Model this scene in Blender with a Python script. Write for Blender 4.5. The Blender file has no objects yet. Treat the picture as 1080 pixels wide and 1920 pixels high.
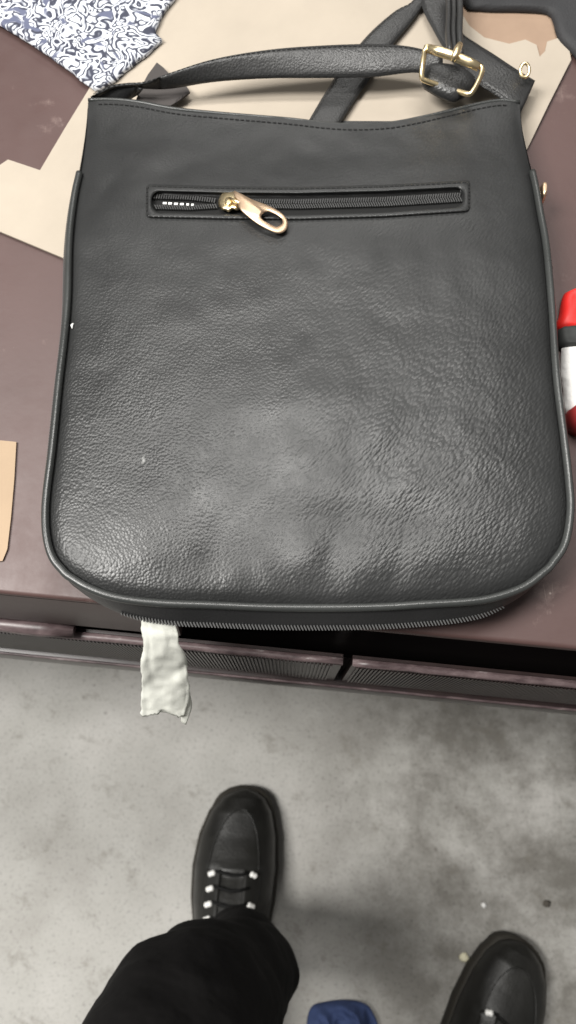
import bpy, bmesh, math, random
import numpy as np
from mathutils import Vector, noise as mnoise

random.seed(7)
R = math.radians
S = bpy.context.scene
COL = S.collection

# ------------------------------------------------------------------ camera
FPX, PHI, CAMZ = 1450.0, R(18.0), 1.17          # focal length in photo pixels, tilt from straight down, height
cd = bpy.data.cameras.new("camera")
cd.sensor_fit = 'VERTICAL'; cd.sensor_height = 36.0; cd.lens = FPX / 1920.0 * 36.0
cd.clip_start = 0.02; cd.clip_end = 60
cd.dof.use_dof = True; cd.dof.focus_distance = 0.42; cd.dof.aperture_fstop = 11.0
cam = bpy.data.objects.new("camera", cd); COL.objects.link(cam)
cam.location = (0, 0, CAMZ); cam.rotation_euler = (PHI, 0, 0)
S.camera = cam

# ------------------------------------------------------------------ light
wd = bpy.data.worlds.new("World"); S.world = wd; wd.use_nodes = True
bg = wd.node_tree.nodes['Background']
bg.inputs[0].default_value = (1.0, 0.985, 0.95, 1); bg.inputs[1].default_value = 0.21

def area(name, loc, target, sx, sy, power, col=(1, 0.98, 0.94)):
    l = bpy.data.lights.new(name, 'AREA'); l.shape = 'RECTANGLE'; l.size = sx; l.size_y = sy
    l.energy = power; l.color = col
    o = bpy.data.objects.new(name, l); COL.objects.link(o); o.location = loc
    d = Vector(target) - Vector(loc)
    o.rotation_euler = d.to_track_quat('-Z', 'Y').to_euler()
    return o
area("ceiling_lamp", (0.0, 0.76, 2.65), (0, 0.2, 0.7), 1.2, 0.32, 33)
area("ceiling_lamp", (0.15, 2.75, 2.65), (0, 0.3, 0.7), 1.7, 0.5, 15)
area("ceiling_lamp", (-1.30, 0.02, 2.65), (-0.1, -0.1, 0.2), 0.6, 1.0, 92)

S.view_settings.view_transform = 'Standard'
S.view_settings.look = 'None'
S.view_settings.exposure = 0.0
S.view_settings.gamma = 1.0
S.view_settings.use_curve_mapping = False

# ------------------------------------------------------------------ helpers
CP, SP = math.cos(PHI), math.sin(PHI)
def P(px, py, z):
    """where the sight line of a photo pixel meets the level z (used to take real sizes off the photo)"""
    x = (px - 540) / FPX; y = (960 - py) / FPX
    dy = y * CP + SP; dz = y * SP - CP
    t = (z - CAMZ) / dz
    return Vector((x * t, dy * t, z))

def crom(pts, n, closed=False):
    """n points evenly spaced along a Catmull-Rom curve through pts (tuples of any dimension)"""
    p = np.array(pts, float); m = len(p); out = []
    segs = m if closed else m - 1
    for i in range(segs):
        if closed:
            a, b, c, d = p[(i-1) % m], p[i], p[(i+1) % m], p[(i+2) % m]
        else:
            b, c = p[i], p[i+1]
            a = p[i-1] if i > 0 else 2*b - c
            d = p[i+2] if i + 2 < m else 2*c - b
        for k in range(24):
            t = k / 24
            out.append(0.5*((2*b) + (-a+c)*t + (2*a-5*b+4*c-d)*t*t + (-a+3*b-3*c+d)*t**3))
    out.append(p[0] if closed else p[-1])
    out = np.array(out)
    L = np.concatenate([[0], np.cumsum(np.linalg.norm(np.diff(out, axis=0), axis=1))])
    q = np.linspace(0, L[-1], n + 1)[:-1] if closed else np.linspace(0, L[-1], n)
    return np.stack([np.interp(q, L, out[:, k]) for k in range(out.shape[1])], 1)

def empty(name, loc, label, cat, group=None):
    o = bpy.data.objects.new(name, None); COL.objects.link(o); o.location = loc
    o.empty_display_size = 0.05
    o['label'] = label; o['category'] = cat
    if group: o['group'] = group
    return o

def mesh(name, verts, faces, mat, parent=None, smooth=True, origin=None, label=None, kind=None, cat=None):
    """one mesh object; verts are world positions, stored about the parent's base (or origin)"""
    org = Vector(origin) if origin is not None else Vector((0, 0, 0))
    p = parent
    while p is not None:
        org = org + p.location if False else org
        p = p.parent
    base = Vector((0, 0, 0))
    q = parent
    while q is not None:
        base += q.location; q = q.parent
    o_loc = (org - base) if origin is not None else Vector((0, 0, 0))
    sub = org if origin is not None else base
    me = bpy.data.meshes.new(name)
    me.from_pydata([tuple(Vector(v) - sub) for v in verts], [], [tuple(int(i) for i in f) for f in faces])
    me.validate()
    bm = bmesh.new(); bm.from_mesh(me); bmesh.ops.recalc_face_normals(bm, faces=bm.faces); bm.to_mesh(me); bm.free()
    if smooth:
        me.polygons.foreach_set('use_smooth', [True]*len(me.polygons))
    me.materials.append(mat)
    o = bpy.data.objects.new(name, me); COL.objects.link(o)
    if parent is not None: o.parent = parent
    o.location = o_loc
    if label: o['label'] = label
    if kind: o['kind'] = kind
    if cat: o['category'] = cat
    return o

def autosmooth(o, ang=35):
    me = o.data; bm = bmesh.new(); bm.from_mesh(me)
    for e in bm.edges:
        if len(e.link_faces) == 2 and e.calc_face_angle(0) > R(ang): e.smooth = False
    bm.to_mesh(me); bm.free()
    return o

class MB:
    """collects simple shapes into one mesh"""
    def __init__(s): s.v = []; s.f = []
    def add(s, v, f):
        n = len(s.v); s.v += [Vector(x) for x in v]; s.f += [tuple(i + n for i in q) for q in f]
    def box(s, c, ax, ay, az):
        c, ax, ay, az = map(Vector, (c, ax, ay, az))
        v = [c + ax*i + ay*j + az*k for i in (-1, 1) for j in (-1, 1) for k in (-1, 1)]
        s.add(v, [(0,1,3,2),(4,6,7,5),(0,4,5,1),(2,3,7,6),(0,2,6,4),(1,5,7,3)])
    def tube(s, pts, r, n=8, closed=False, cap=True):
        pts = [Vector(p) for p in pts]; m = len(pts)
        rr = r if hasattr(r, '__len__') else [r]*m
        up = Vector((0, 0, 1)); prev = None; rings = []
        for i in range(m):
            a = pts[(i-1) % m] if (closed or i > 0) else pts[i]
            b = pts[(i+1) % m] if (closed or i < m-1) else pts[i]
            d = (b - a).normalized()
            if prev is None:
                ref = up if abs(d.dot(up)) < 0.9 else Vector((1, 0, 0))
                x = d.cross(ref).normalized()
            else:
                x = (prev - d*prev.dot(d)).normalized()
            prev = x; y = d.cross(x)
            rings.append([pts[i] + (x*math.cos(2*math.pi*k/n) + y*math.sin(2*math.pi*k/n))*rr[i] for k in range(n)])
        v = [p for g in rings for p in g]; f = []
        for i in range(m if closed else m-1):
            j = (i+1) % m
            for k in range(n):
                l = (k+1) % n
                f.append((i*n+k, i*n+l, j*n+l, j*n+k))
        if cap and not closed:
            f.append(tuple(range(n))[::-1]); f.append(tuple((m-1)*n + k for k in range(n)))
        s.add(v, f)
    def rings(s, rings, cap0=True, cap1=True):
        n = len(rings[0]); v = [p for g in rings for p in g]; f = []
        for i in range(len(rings)-1):
            for k in range(n):
                l = (k+1) % n
                f.append((i*n+k, i*n+l, (i+1)*n+l, (i+1)*n+k))
        if cap0: f.append(tuple(range(n))[::-1])
        if cap1: f.append(tuple((len(rings)-1)*n + k for k in range(n)))
        s.add(v, f)
    def build(s, name, mat, parent=None, **k): return mesh(name, s.v, s.f, mat, parent, **k)

def grid_faces(nu, nv, off=0, flip=False):
    f = []
    for i in range(nu-1):
        for j in range(nv-1):
            a = off + i*nv + j
            q = (a, a+1, a+nv+1, a+nv)
            f.append(q[::-1] if flip else q)
    return f

def ribbon(A, B, th, n=60, crown=0.0006, across=6):
    """a strap: A and B are its two edges as lists of world points; gets thickness and a slight crown"""
    a = crom([tuple(p) for p in A], n); b = crom([tuple(p) for p in B], n)
    rings = []
    for i in range(n):
        pa, pb = Vector(a[i]), Vector(b[i])
        t = Vector(a[min(i+1, n-1)]) - Vector(a[max(i-1, 0)])
        w = pb - pa
        nn = w.cross(t)
        nn = nn.normalized() if nn.length > 1e-9 else Vector((0, 0, 1))
        if nn.z < 0: nn = -nn
        top = []; bot = []
        for k in range(across+1):
            s = k/across
            edge = min(s, 1-s)
            h = th*0.5 + crown*(1-(2*s-1)**2) - (th*0.28 if k in (0, across) else 0)
            top.append(pa + w*s + nn*h)
            bot.append(pa + w*s - nn*(th*0.5 - (th*0.28 if k in (0, across) else 0)))
        rings.append(top + bot[::-1])
    m = MB(); m.rings(rings)
    return m

def puffy(poly, z0, h, n=72, rings=10, edge=0.5, wob=0.0, wscale=60, seed=0, ridged=False, centre=None):
    """a soft closed shape over an outline (world xy points): rises from z0 by h towards the middle"""
    c = crom([tuple(p[:2]) for p in poly], n, closed=True)
    ctr = np.array(centre[:2]) if centre is not None else c.mean(0)
    R_ = []
    R_.append([Vector((p[0], p[1], z0)) for p in c*0.97 + ctr*0.03])
    for i in range(rings+1):
        s = i/rings
        k = 1 - s*0.985
        rr = []
        for p in c:
            q = ctr + (p-ctr)*k
            z = z0 + h*(0.28 + 0.72*(1-(1-min(s/edge, 1))**2)**0.5) if s > 0 else z0 + h*0.28
            if wob and ridged: z = max(z0, z + wob*(0.5 - 1.6*abs(mnoise.noise(Vector((q[0]*wscale, q[1]*wscale, seed)))) - 0.6*abs(mnoise.noise(Vector((q[0]*wscale*2.3, q[1]*wscale*2.3, seed+3)))))*min(1, s*5))
            elif wob: z += wob*mnoise.noise(Vector((q[0]*wscale, q[1]*wscale, seed)))*min(1, 0.3+s*3)
            rr.append(Vector((q[0], q[1], z)))
        R_.append(rr)
    m = MB(); m.rings(R_)
    return m

def prism(poly, z0, z1, bevel=0.0):
    n = len(poly); m = MB()
    r = [[Vector((p[0], p[1], z0)) for p in poly], [Vector((p[0], p[1], z1-bevel)) for p in poly]]
    if bevel:
        c = sum((Vector((p[0], p[1], 0)) for p in poly), Vector())/n
        r.append([Vector((p[0], p[1], z1)) + (c - Vector((p[0], p[1], 0))).normalized()*bevel for p in poly])
    m.rings(r); return m

def stitches(pts, dash, gap, r, up=Vector((0, 0, 1)), flat=0.6):
    """thread dashes along a line of world points"""
    m = MB(); pts = [Vector(p) for p in pts]
    L = [0.0]
    for a, b in zip(pts, pts[1:]): L.append(L[-1] + (b-a).length)
    def at(s):
        i = max(0, min(len(pts)-2, int(np.searchsorted(L, s) - 1)))
        d = L[i+1]-L[i]
        return pts[i].lerp(pts[i+1], (s-L[i])/d if d > 0 else 0)
    s = gap
    while s + dash < L[-1]:
        a, b = at(s), at(s+dash); d = (b-a)
        side = d.cross(up).normalized()
        m.box((a+b)/2, d*0.5, side*r, up*r*flat)
        s += dash + gap
    return m

# ------------------------------------------------------------------ materials
def mat(name, base=(0.5, 0.5, 0.5), rough=0.5, spec=0.5, metal=0.0, **kw):
    m = bpy.data.materials.new(name); m.use_nodes = True
    b = m.node_tree.nodes['Principled BSDF']
    b.inputs['Base Color'].default_value = (*base, 1); b.inputs['Roughness'].default_value = rough
    b.inputs['Specular IOR Level'].default_value = spec; b.inputs['Metallic'].default_value = metal
    for k, v in kw.items(): b.inputs[k.replace('_', ' ')].default_value = v
    return m, m.node_tree, b

class N:
    """tiny node builder"""
    def __init__(s, t): s.t = t
    def n(s, typ, **kw):
        x = s.t.nodes.new(typ)
        for k, v in kw.items(): setattr(x, k, v)
        return x
    def link(s, a, b): s.t.links.new(a, b)
    def coord(s): return s.n('ShaderNodeTexCoord').outputs['Object']
    def mapping(s, v, scale=(1, 1, 1), rot=(0, 0, 0), loc=(0, 0, 0)):
        x = s.n('ShaderNodeMapping'); x.inputs['Scale'].default_value = scale; x.inputs['Rotation'].default_value = rot
        x.inputs['Location'].default_value = loc
        s.link(v, x.inputs['Vector']); return x.outputs[0]
    def noise(s, v, scale, detail=3, rough=0.5, dist=0.0):
        x = s.n('ShaderNodeTexNoise'); x.inputs['Scale'].default_value = scale; x.inputs['Detail'].default_value = detail
        x.inputs['Roughness'].default_value = rough; x.inputs['Distortion'].default_value = dist
        s.link(v, x.inputs['Vector']); return x.outputs['Fac']
    def voro(s, v, scale, feature='F1', rnd=1.0, out='Distance'):
        x = s.n('ShaderNodeTexVoronoi'); x.feature = feature; x.inputs['Scale'].default_value = scale
        x.inputs['Randomness'].default_value = rnd
        if feature == 'SMOOTH_F1': x.inputs['Smoothness'].default_value = 0.22
        s.link(v, x.inputs['Vector']); return x.outputs[out]
    def ramp(s, f, stops, interp='LINEAR'):
        x = s.n('ShaderNodeValToRGB'); x.color_ramp.interpolation = interp
        e = x.color_ramp.elements
        while len(e) < len(stops): e.new(0.5)
        for el, (p, c) in zip(e, stops):
            el.position = p; el.color = (*c, 1) if hasattr(c, '__len__') else (c, c, c, 1)
        s.link(f, x.inputs[0]); return x.outputs[0]
    def math(s, op, a, b=None, clamp=False):
        x = s.n('ShaderNodeMath', operation=op); x.use_clamp = clamp
        for i, v in enumerate((a, b)):
            if v is None: continue
            if isinstance(v, (int, float)): x.inputs[i].default_value = v
            else: s.link(v, x.inputs[i])
        return x.outputs[0]
    def mix(s, f, a, b, mode='MIX'):
        x = s.n('ShaderNodeMix', data_type='RGBA', blend_type=mode)
        for i, v in ((0, f), (6, a), (7, b)):
            if isinstance(v, (int, float)): x.inputs[i].default_value = v if i == 0 else (v, v, v, 1)
            elif isinstance(v, tuple): x.inputs[i].default_value = (*v, 1)
            else: s.link(v, x.inputs[i])
        return x.outputs[2]
    def bump(s, h, strength, dist, normal=None):
        x = s.n('ShaderNodeBump'); x.inputs['Strength'].default_value = strength; x.inputs['Distance'].default_value = dist
        s.link(h, x.inputs['Height'])
        if normal is not None: s.link(normal, x.inputs['Normal'])
        return x.outputs[0]
    def xyz(s, v):
        x = s.n('ShaderNodeSeparateXYZ'); s.link(v, x.inputs[0]); return x.outputs
    def vadd(s, a, b, k):
        y = s.n('ShaderNodeVectorMath', operation='MULTIPLY_ADD'); s.link(b, y.inputs[0]); y.inputs[1].default_value = (k, k, k); s.link(a, y.inputs[2]); return y.outputs[0]

def leather(name, base, rough, grain=1.0, dist=0.00035, streak=True, scuff=False, spec=0.5):
    m, t, b = mat(name, base, rough, spec); k = N(t); c = k.coord()
    warp = k.n('ShaderNodeTexNoise'); warp.inputs['Scale'].default_value = 60; k.link(c, warp.inputs['Vector'])
    cw = k.vadd(c, warp.outputs['Color'], 0.0005)
    g1 = k.voro(k.mapping(cw, (1, 1, 1)), 680, 'SMOOTH_F1')
    g2 = k.voro(k.mapping(k.mapping(cw, rot=(0, 0, R(-50))), (0.42, 0.95, 1)), 760, 'SMOOTH_F1')
    x, y, z = k.xyz(c)
    big = k.noise(c, 14, 2)
    if streak:
        f = k.math('ADD', k.math('MULTIPLY', x, 9.0), k.math('ADD', big, 0.05), clamp=True)
        h = k.mix(f, g1, g2)
    else:
        h = g1
    h = k.math('SUBTRACT', 1.0, h)
    fine = k.noise(c, 1500, 2)
    h = k.mix(0.12, h, fine)
    depth = k.ramp(k.noise(c, 16, 3, 0.6), [(0.35, 0.6), (0.65, 1.0)])
    if streak: depth = k.mix(1.0, depth, k.ramp(k.math('MULTIPLY', y, -4.0), [(0.0, 0.42), (0.30, 0.5), (0.62, 1.0)]) if False else k.ramp(k.math('ADD', k.math('MULTIPLY', y, 3.2), 0.5), [(0.42, 1.0), (0.62, 0.5), (0.8, 0.35)]), 'MULTIPLY')
    hm = k.mix(1.0, h, depth, 'MULTIPLY')
    k.link(k.bump(hm, 1.0*grain, dist), b.inputs['Normal'])
    dust = k.noise(c, 9, 5, 0.6)
    colr = k.mix(k.ramp(dust, [(0.3, 0.0), (0.75, 1.0)]), tuple(v*0.72 for v in base), tuple(v*1.25 for v in base))
    if scuff:                                                    # a short pale rub mark low on the left
        bc_ = P(560, 650, 0.7545); a_ = P(271, 868, 0.786)
        q = k.mapping(c, (1, 1, 0), (0, 0, 0), (-(a_.x-bc_.x), -(a_.y-bc_.y), 0))
        q = k.mapping(q, (1/0.0022, 1/0.0052, 1), (0, 0, R(-25)))
        ln = k.n('ShaderNodeVectorMath', operation='LENGTH'); k.link(q, ln.inputs[0])
        f = k.math('MULTIPLY', k.ramp(k.math('ADD', ln.outputs['Value'], k.math('MULTIPLY', k.noise(c, 500, 3), 0.9)), [(0.75, 1.0), (1.0, 0.0)] if False else [(0.6, 0.8), (1.0, 0.0)]), k.noise(c, 700, 2))
        colr = k.mix(f, colr, (0.42, 0.42, 0.41))
    k.link(colr, b.inputs['Base Color'])
    k.link(k.ramp(k.noise(c, 30, 4, 0.6), [(0.25, rough-0.09), (0.75, rough+0.09)]), b.inputs['Roughness'])
    return m

M = {}
M['leather'] = leather('bag_leather', (0.020, 0.0205, 0.0207), 0.385, 1.0, 0.00029, scuff=True, spec=0.46)
M['pipe'] = leather('piping_leather', (0.034, 0.036, 0.035), 0.3, 0.5, 0.00012, False)
M['gusset'] = leather('gusset_leather', (0.022, 0.022, 0.023), 0.45, 0.6, 0.0002, False)
M['strap'] = leather('strap_leather', (0.026, 0.026, 0.026), 0.38, 0.8, 0.0003, False)
M['tape'] = mat('zip_tape', (0.012, 0.012, 0.012), 0.85, 0.2)[0]
M['teeth'] = mat('zip_teeth', (0.11, 0.11, 0.11), 0.3, 0.8)[0]
M['pocket_teeth'] = mat('pocket_zip_teeth', (0.035, 0.035, 0.035), 0.35, 0.6)[0]
M['thread'] = mat('thread', (0.012, 0.012, 0.012), 0.7, 0.3)[0]
M['strap_thread'] = mat('strap_thread', (0.03, 0.03, 0.03), 0.6, 0.3)[0]
M['white_thread'] = mat('white_thread', (0.75, 0.75, 0.73), 0.7, 0.3)[0]
m, t, b = mat('gold', (0.96, 0.79, 0.49), 0.36, 0.5, 1.0); M['gold'] = m
k = N(t); k.link(k.ramp(k.noise(k.coord(), 160, 3), [(0.3, 0.24), (0.7, 0.42)]), b.inputs['Roughness'])
m, t, b = mat('rose_gold', (0.80, 0.59, 0.41), 0.42, 0.5, 1.0); M['rose'] = m
M['pouch'] = leather('pouch_leather', (0.02, 0.02, 0.022), 0.75, 0.8, 0.0003, False)
M['fabric_dark'] = mat('tab_cloth', (0.06, 0.054, 0.052), 0.85, 0.2)[0]

# desk paint
m, t, b = mat('desk_paint', (0.125, 0.07, 0.07), 0.36, 0.5); k = N(t); c = k.coord()
cl = k.ramp(k.noise(c, 7, 5, 0.6), [(0.25, (0.062, 0.034, 0.031)), (0.7, (0.084, 0.047, 0.043))])
sm = k.ramp(k.noise(k.mapping(c, (1, 1, 1), loc=(3, 1, 0)), 34, 6, 0.7), [(0.60, 0.0), (0.76, 1.0)])
cl = k.mix(k.math('MULTIPLY', sm, 0.35), cl, (0.27, 0.2, 0.18))
sc = k.voro(k.mapping(c, (1, 0.06, 1), (0, 0, R(35))), 130, 'DISTANCE_TO_EDGE')
scr = k.ramp(sc, [(0.0, 1.0), (0.02, 0.0)])
dsp = k.math('MULTIPLY', k.ramp(k.voro(c, 70, 'F1'), [(0.035, 1.0), (0.07, 0.0)]), k.ramp(k.noise(c, 17, 3), [(0.54, 0.0), (0.62, 1.0)]))
cl = k.mix(k.math('MULTIPLY', dsp, 0.6), cl, (0.5, 0.42, 0.38))
k.link(k.mix(k.math('MULTIPLY', scr, k.math('MULTIPLY', sm, 0.5)), cl, (0.35, 0.28, 0.26)), b.inputs['Base Color'])
k.link(k.ramp(k.noise(c, 40, 5, 0.65), [(0.3, 0.42), (0.75, 0.6)]), b.inputs['Roughness'])
k.link(k.bump(k.noise(c, 260, 3), 0.12, 0.0006), b.inputs['Normal'])
M['desk'] = m
m, t, b = mat('drawer_paint', (0.03, 0.017, 0.017), 0.35, 0.5); k = N(t); c = k.coord()
k.link(k.ramp(k.noise(c, 60, 5, 0.6), [(0.3, (0.014, 0.008, 0.008)), (0.75, (0.032, 0.019, 0.018))]), b.inputs['Base Color'])
M['drawer'] = m
m, t, b = mat('worn_edge', (0.3, 0.24, 0.22), 0.4, 0.5); k = N(t); c = k.coord()
w = k.noise(k.mapping(c, (1, 3, 3)), 55, 6, 0.7)
k.link(k.ramp(w, [(0.36, (0.06, 0.04, 0.042)), (0.6, (0.15, 0.11, 0.112)), (0.78, (0.5, 0.46, 0.45))]), b.inputs['Base Color'])
M['worn'] = m
M['apron'] = mat('apron_paint', (0.06, 0.04, 0.038), 0.42, 0.4)[0]
M['dark_gap'] = mat('gap_shade', (0.018, 0.012, 0.012), 0.6, 0.3)[0]  # near-black carcass colour stands in for shade inside the gaps

def card_mat(name, col, var=0.06):
    m, t, b = mat(name, col, 0.8, 0.25); k = N(t); c = k.coord()
    lo = tuple(v*(1-var*2) for v in col); hi = tuple(min(1, v*(1+var)) for v in col)
    base = k.ramp(k.noise(c, 12, 5, 0.6), [(0.25, lo), (0.75, hi)])
    spots = k.ramp(k.noise(c, 90, 4, 0.7), [(0.7, 0.0), (0.8, 1.0)])
    k.link(k.mix(k.math('MULTIPLY', spots, 0.25), base, tuple(v*0.6 for v in col)), b.inputs['Base Color'])
    fl = k.n('ShaderNodeTexWave'); fl.inputs['Scale'].default_value = 45; fl.inputs['Distortion'].default_value = 0.6
    k.link(k.mapping(c, (1, 1, 1), (0, 0, R(28))), fl.inputs['Vector'])
    k.link(k.bump(fl.outputs['Fac'], 0.05, 0.0004, k.bump(k.noise(c, 500, 3), 0.15, 0.0003)), b.inputs['Normal'])
    return m
M['card'] = card_mat('cardboard', (0.385, 0.335, 0.275))
M['kraft'] = card_mat('kraft_layer', (0.30, 0.21, 0.15), 0.12)
M['tan'] = card_mat('tan_card', (0.36, 0.265, 0.18))

# swirled print
m, t, b = mat('swirl_print', (0.8, 0.8, 0.8), 0.6, 0.3); k = N(t); c = k.coord()
wn = k.n('ShaderNodeTexNoise'); wn.inputs['Scale'].default_value = 55; wn.inputs['Detail'].default_value = 1; k.link(c, wn.inputs['Vector'])
cw = k.vadd(c, wn.outputs['Color'], 0.03)
f1 = k.noise(cw, 92, 1.0)
s1 = k.math('SINE', k.math('MULTIPLY', f1, 44))
f2 = k.ramp(k.noise(k.mapping(cw, loc=(5, 2, 0)), 85, 1), [(0.60, 0.0), (0.67, 1.0)])
pr = k.ramp(k.math('ADD', k.math('MULTIPLY', s1, 0.5), 0.5), [(0.16, (0.04, 0.043, 0.065)), (0.46, (0.26, 0.275, 0.32)), (0.75, (0.66, 0.68, 0.72))])
k.link(k.mix(f2, pr, (0.10, 0.11, 0.17)), b.inputs['Base Color'])
k.link(k.bump(k.noise(c, 900, 2), 0.2, 0.0003), b.inputs['Normal'])
M['print'] = m
M['print_edge'] = mat('dark_backing', (0.02, 0.02, 0.03), 0.7, 0.3)[0]

# concrete
m, t, b = mat('concrete', (0.36, 0.35, 0.33), 0.62, 0.35); k = N(t); c = k.coord()
base = k.ramp(k.noise(c, 4.2, 6, 0.62), [(0.28, (0.31, 0.297, 0.275)), (0.48, (0.405, 0.395, 0.37)), (0.7, (0.49, 0.475, 0.45))])
x, y, z = k.xyz(c)
grime_shade = k.noise(k.mapping(c, loc=(5.1, 3.2, 0)), 10, 8, 0.7, 0.0)
falloff_x = k.math('MULTIPLY', k.math('ADD', x, 0.05), 4.0, clamp=True)  # grime thickens to the right, painting in the lamp's falloff there
gm = k.math('MULTIPLY', k.ramp(grime_shade, [(0.36, 0.0), (0.60, 1.0)]), falloff_x)
base = k.mix(k.math('MULTIPLY', gm, 0.8), base, (0.135, 0.125, 0.108))
sp = k.ramp(k.noise(k.mapping(c, loc=(1, 9, 0)), 75, 4, 0.6), [(0.68, 0.0), (0.76, 1.0)])
base = k.mix(k.math('MULTIPLY', sp, 0.5), base, (0.12, 0.11, 0.10))
sp2 = k.ramp(k.voro(c, 34, 'F1'), [(0.05, 1.0), (0.11, 0.0)])
sel = k.ramp(k.noise(c, 6, 3), [(0.52, 0.0), (0.6, 1.0)])
base = k.mix(k.math('MULTIPLY', k.math('MULTIPLY', sp2, sel), 0.6), base, (0.12, 0.10, 0.09))
grit = k.ramp(k.noise(k.mapping(c, loc=(4, 4, 0)), 210, 5, 0.75), [(0.30, 0.55), (0.46, 1.0), (0.6, 1.0), (0.78, 1.25)])
base = k.mix(1.0, base, grit, 'MULTIPLY')
mark = k.math('MULTIPLY', k.ramp(k.noise(k.mapping(k.mapping(c, rot=(0, 0, 0.5)), (1, 1.25, 1), loc=(7, 0, 0)), 19, 8, 0.72), [(0.56, 0.0), (0.68, 1.0)]), 0.55)
base = k.mix(mark, base, (0.17, 0.155, 0.13))
k.link(base, b.inputs['Base Color'])
k.link(k.ramp(k.noise(c, 11, 4), [(0.3, 0.5), (0.7, 0.75)]), b.inputs['Roughness'])
k.link(k.bump(k.noise(c, 160, 6, 0.65), 0.25, 0.002), b.inputs['Normal'])
M['floor'] = m

m, t, b = mat('plastic_film', (0.80, 0.80, 0.75), 0.42, 0.5); k = N(t); c = k.coord()
b.inputs['Subsurface Weight'].default_value = 0.0
tr = k.n('ShaderNodeBsdfTranslucent'); tr.inputs[0].default_value = (0.85, 0.88, 0.8, 1)
mx = k.n('ShaderNodeMixShader'); mx.inputs[0].default_value = 0.35
outn = t.nodes['Material Output']
k.link(b.outputs[0], mx.inputs[1]); k.link(tr.outputs[0], mx.inputs[2]); k.link(mx.outputs[0], outn.inputs[0])
k.link(k.bump(k.noise(k.mapping(c, (1.6, 0.5, 1)), 120, 4, 0.6), 0.25, 0.0012), b.inputs['Normal'])
M['film'] = m

m, t, b = mat('trouser_cloth', (0.0055, 0.005, 0.005), 0.9, 0.15); k = N(t); c = k.coord()
k.link(k.bump(k.noise(c, 20, 3, 0.5), 0.5, 0.012), b.inputs['Normal']); M['trouser'] = m
m, t, b = mat('shoe_leather', (0.016, 0.0155, 0.014), 0.42, 0.5); k = N(t); c = k.coord()
k.link(k.ramp(k.noise(c, 40, 5, 0.6), [(0.3, 0.33), (0.75, 0.55)]), b.inputs['Roughness'])
k.link(k.bump(k.noise(c, 300, 4), 0.25, 0.001), b.inputs['Normal'])
k.link(k.ramp(k.noise(c, 18, 4), [(0.3, (0.007, 0.0068, 0.006)), (0.75, (0.016, 0.0155, 0.0135))]), b.inputs['Base Color']); M['shoe'] = m
M['sole'] = mat('shoe_sole', (0.028, 0.025, 0.02), 0.7, 0.3)[0]
M['lace'] = mat('shoe_lace', (0.008, 0.008, 0.008), 0.8, 0.2)[0]
M['eyelet'] = mat('eyelet_metal', (0.9, 0.89, 0.86), 0.35, 0.5, 0.0)[0]
m, t, b = mat('blue_cloth', (0.04, 0.06, 0.14), 0.8, 0.2); k = N(t)
k.link(k.bump(k.noise(k.coord(), 70, 3), 0.5, 0.006), b.inputs['Normal']); M['blue'] = m
M['red'] = mat('red_plastic', (0.72, 0.02, 0.015), 0.5, 0.5)[0]
M['dkred'] = mat('dark_red_plastic', (0.28, 0.03, 0.03), 0.4, 0.5)[0]
M['black_plastic'] = mat('black_plastic', (0.02, 0.022, 0.021), 0.65, 0.5)[0]
m, t, b = mat('white_wrap', (0.8, 0.79, 0.77), 0.7, 0.5); k = N(t)
k.link(k.bump(k.noise(k.coord(), 120, 3), 0.5, 0.003), b.inputs['Normal']); M['white_wrap'] = m
M['crumb'] = mat('pale_crumb', (0.72, 0.68, 0.5), 0.8, 0.2)[0]
M['dark_crumb'] = mat('dark_crumb', (0.09, 0.08, 0.068), 0.9, 0.2)[0]

# ------------------------------------------------------------------ setting: the floor
fv = [(-4, -4, 0), (4, -4, 0), (4, 4, 0), (-4, 4, 0)]
fo = mesh('floor', fv, [(0, 1, 2, 3)], M['floor'], None, False); fo['kind'] = 'structure'

# ------------------------------------------------------------------ desk
ZT = 0.75
eA, eB = P(0, 1113, ZT), P(1080, 1218, ZT)
ed = (eB - eA).normalized(); en = Vector((ed.y, -ed.x, 0))       # along the front edge / out of the desk, towards the viewer
eo = eA + (eB - eA)*0.5
def D(s, o, z): p = eo + ed*s + en*o; return Vector((p.x, p.y, z))
desk = empty('desk', D(0, -0.35, 0), 'dark maroon painted desk with worn drawer edges, the handbag on its top', 'desk')
HW = 0.75
def loft_profile(prof, s0, s1, ns=2):
    m = MB(); m.rings([[D(s0 + (s1-s0)*i/(ns-1), o, z) for o, z in prof] for i in range(ns)]); return m
def rnd(o, z, r, a0, a1, n=5):
    return [(o + r*math.cos(R(a0 + (a1-a0)*i/(n-1))), z + r*math.sin(R(a0 + (a1-a0)*i/(n-1)))) for i in range(n)]
top_prof = [(-0.75, 0.70), (-0.75, 0.75)] + rnd(-0.003, ZT-0.003, 0.003, 90, 30) + [(-0.0005, 0.7445), (-0.0005, 0.7425), (-0.05, 0.7425), (-0.05, 0.70)]
autosmooth(loft_profile(top_prof, -HW, HW).build('tabletop', M['desk'], desk), 40)
autosmooth(loft_profile([(-0.0003, 0.7444), (0.0072, 0.707), (0.0066, 0.7045), (0.004, 0.703), (-0.0003, 0.703)], -HW, (P(335, 1170, 0.72) - eo).dot(ed)).build('edge_band', M['apron'], desk), 40)
autosmooth(loft_profile([(-0.70, 0.53), (-0.70, 0.699), (-0.012, 0.699), (-0.012, 0.53)], -HW+0.03, HW-0.03).build('carcass', M['dark_gap'], desk), 30)
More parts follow.
